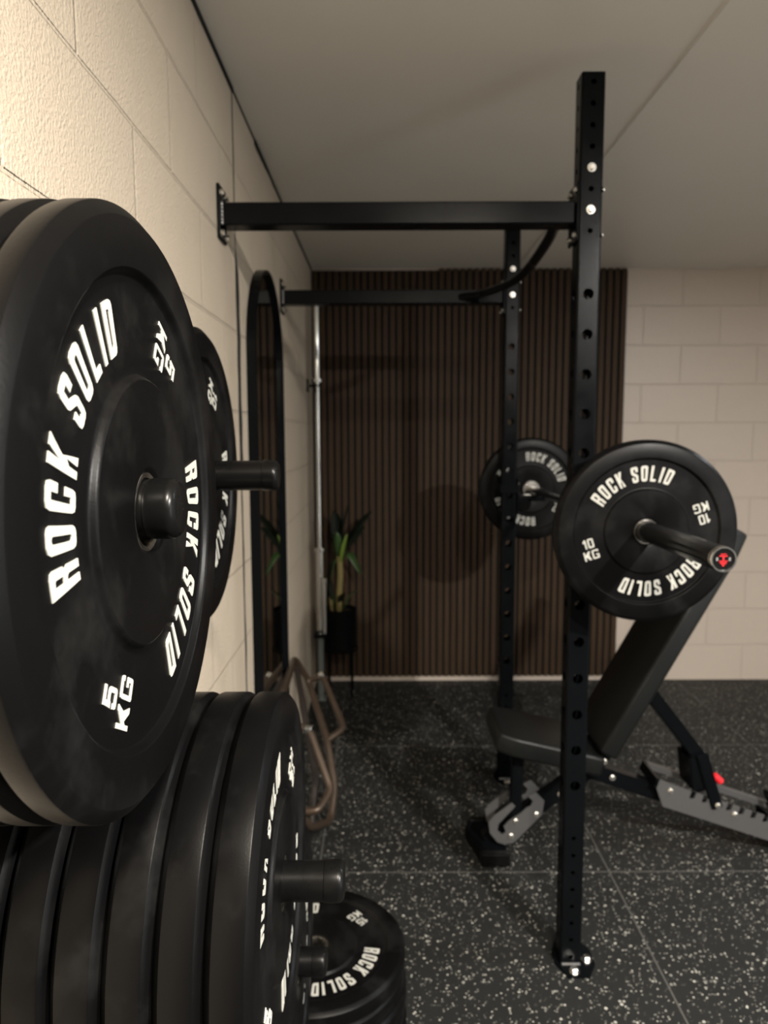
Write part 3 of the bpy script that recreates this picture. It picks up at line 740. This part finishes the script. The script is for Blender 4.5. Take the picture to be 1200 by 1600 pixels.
# front foot
bm = bmesh.new(); prism(bm, [(.315, 2.56), (.300, 2.50), (.340, 2.335), (.430, 2.335), (.430, 2.56)], [], lambda x, y, z: bl((x, y, z)), .042)
bmesh.ops.recalc_face_normals(bm, faces=bm.faces[:]); link('front_foot', bm, M['powder'], be)
for a_, b_ in (((.334, 2.325, 0), (.436, 2.352, .050)), ((.32, 2.55, 0), (.436, 2.575, .050))): bm = bmesh.new(); box(bm, bl(a_), bl(b_), .006); link('foot_cap', bm, M['peg'], be)
# rear foot
bm = bmesh.new(); box(bm, bl((1.46, 2.22, 0)), bl((1.53, 2.66, .052)), .008); link('rear_foot', bm, M['powder'], be)
# curved slotted plates of the seat adjuster, both sides of the front leg
def sideplate(y, pts, hls, name):
    bm = bmesh.new(); prism(bm, pts, hls, lambda x, z, t: bl((x, y+t, z)), .005); return link(name, bm, M['grey_steel'], be)
lp = [(.366, .135), (.372, .095), (.398, .062), (.425, .052), (.462, .064), (.555, .165), (.562, .215), (.530, .248), (.505, .232), (.522, .215), (.513, .195), (.50, .19), (.482, .172), (.437, .140), (.420, .120), (.428, .100), (.415, .090), (.398, .105), (.402, .130), (.46, .195), (.447, .208), (.385, .160)]
sideplate(2.379, lp, [], 'seat_adjuster_plate'); sideplate(2.466, lp, [], 'seat_adjuster_plate')
# ladder plates on the spine
def ladder(y):
    d = Vector((1.50-.70, .045-.318)).normalized(); nrm = Vector((-d.y, d.x))
    o0 = Vector((.945, .318-.273*(.945-.70)/.80))
    pts = [(0.045, -.026), (.62, -.026), (.62, .058)]
    s = .60
    top = []
    while s > .10:
        top += [(s, .058), (s, .036), (s-.012, .030), (s-.018, .036), (s-.018, .058)]; s -= .046
    pts += top + [(.0, .062), (-.012, .045)]
    w = [tuple(o0+d*a+nrm*b) for a, b in pts]
    bm = bmesh.new(); prism(bm, w, [], lambda x, z, t: bl((x, y+t, z)), .006); o = link('ladder_plate', bm, M['grey_steel'], be); return o0, d, nrm
o0, d2, n2 = ladder(2.376)
# folded top lip joining the far ladder plate
bm = bmesh.new()
def rp(a, b, y): q = o0+d2*a+n2*b; return bl((q.x, y, q.y))
for y0, y1 in ((2.494, 2.522),):
    V = [bm.verts.new(rp(a, b, y)) for a in (0, .62) for b in (.046, .066) for y in (y0, y1)]
    for f in ((0, 1, 3, 2), (4, 6, 7, 5), (0, 4, 5, 1), (2, 3, 7, 6), (0, 2, 6, 4), (1, 5, 7, 3)): bm.faces.new([V[i] for i in f])
link('ladder_lip', bm, M['grey_steel'], be)
bm = bmesh.new()
V = [bm.verts.new(rp(a, b, y)) for a in (-.012, .0) for b in (.03, .064) for y in (2.376, 2.515)]
for f in ((0, 1, 3, 2), (4, 6, 7, 5), (0, 4, 5, 1), (2, 3, 7, 6), (0, 2, 6, 4), (1, 5, 7, 3)): bm.faces.new([V[i] for i in f])
link('ladder_end', bm, M['powder'], be)
bolts('bolt', 'zinc', be, [(bl((x, y, z)), (0, -1, 0), .0080, .007) for x, z, y in ((.462, .140, 2.379), (.447, .085, 2.379), (.535, .165, 2.379), (.627, .222, 2.414), (.742, .300, 2.408), (.81, .285, 2.410), (1.172, .200, 2.372), (1.005, .252, 2.376), (1.235, .165, 2.376), (.775, .352, 2.395))])
bm = bmesh.new(); tube(bm, [bl(p) for p in fillet([(1.45, 2.40, .09), (1.395, 2.40, .20), (1.395, 2.48, .20), (1.45, 2.48, .09)], .02)], .011, 12); link('carry_handle', bm, M['peg'], be, True)
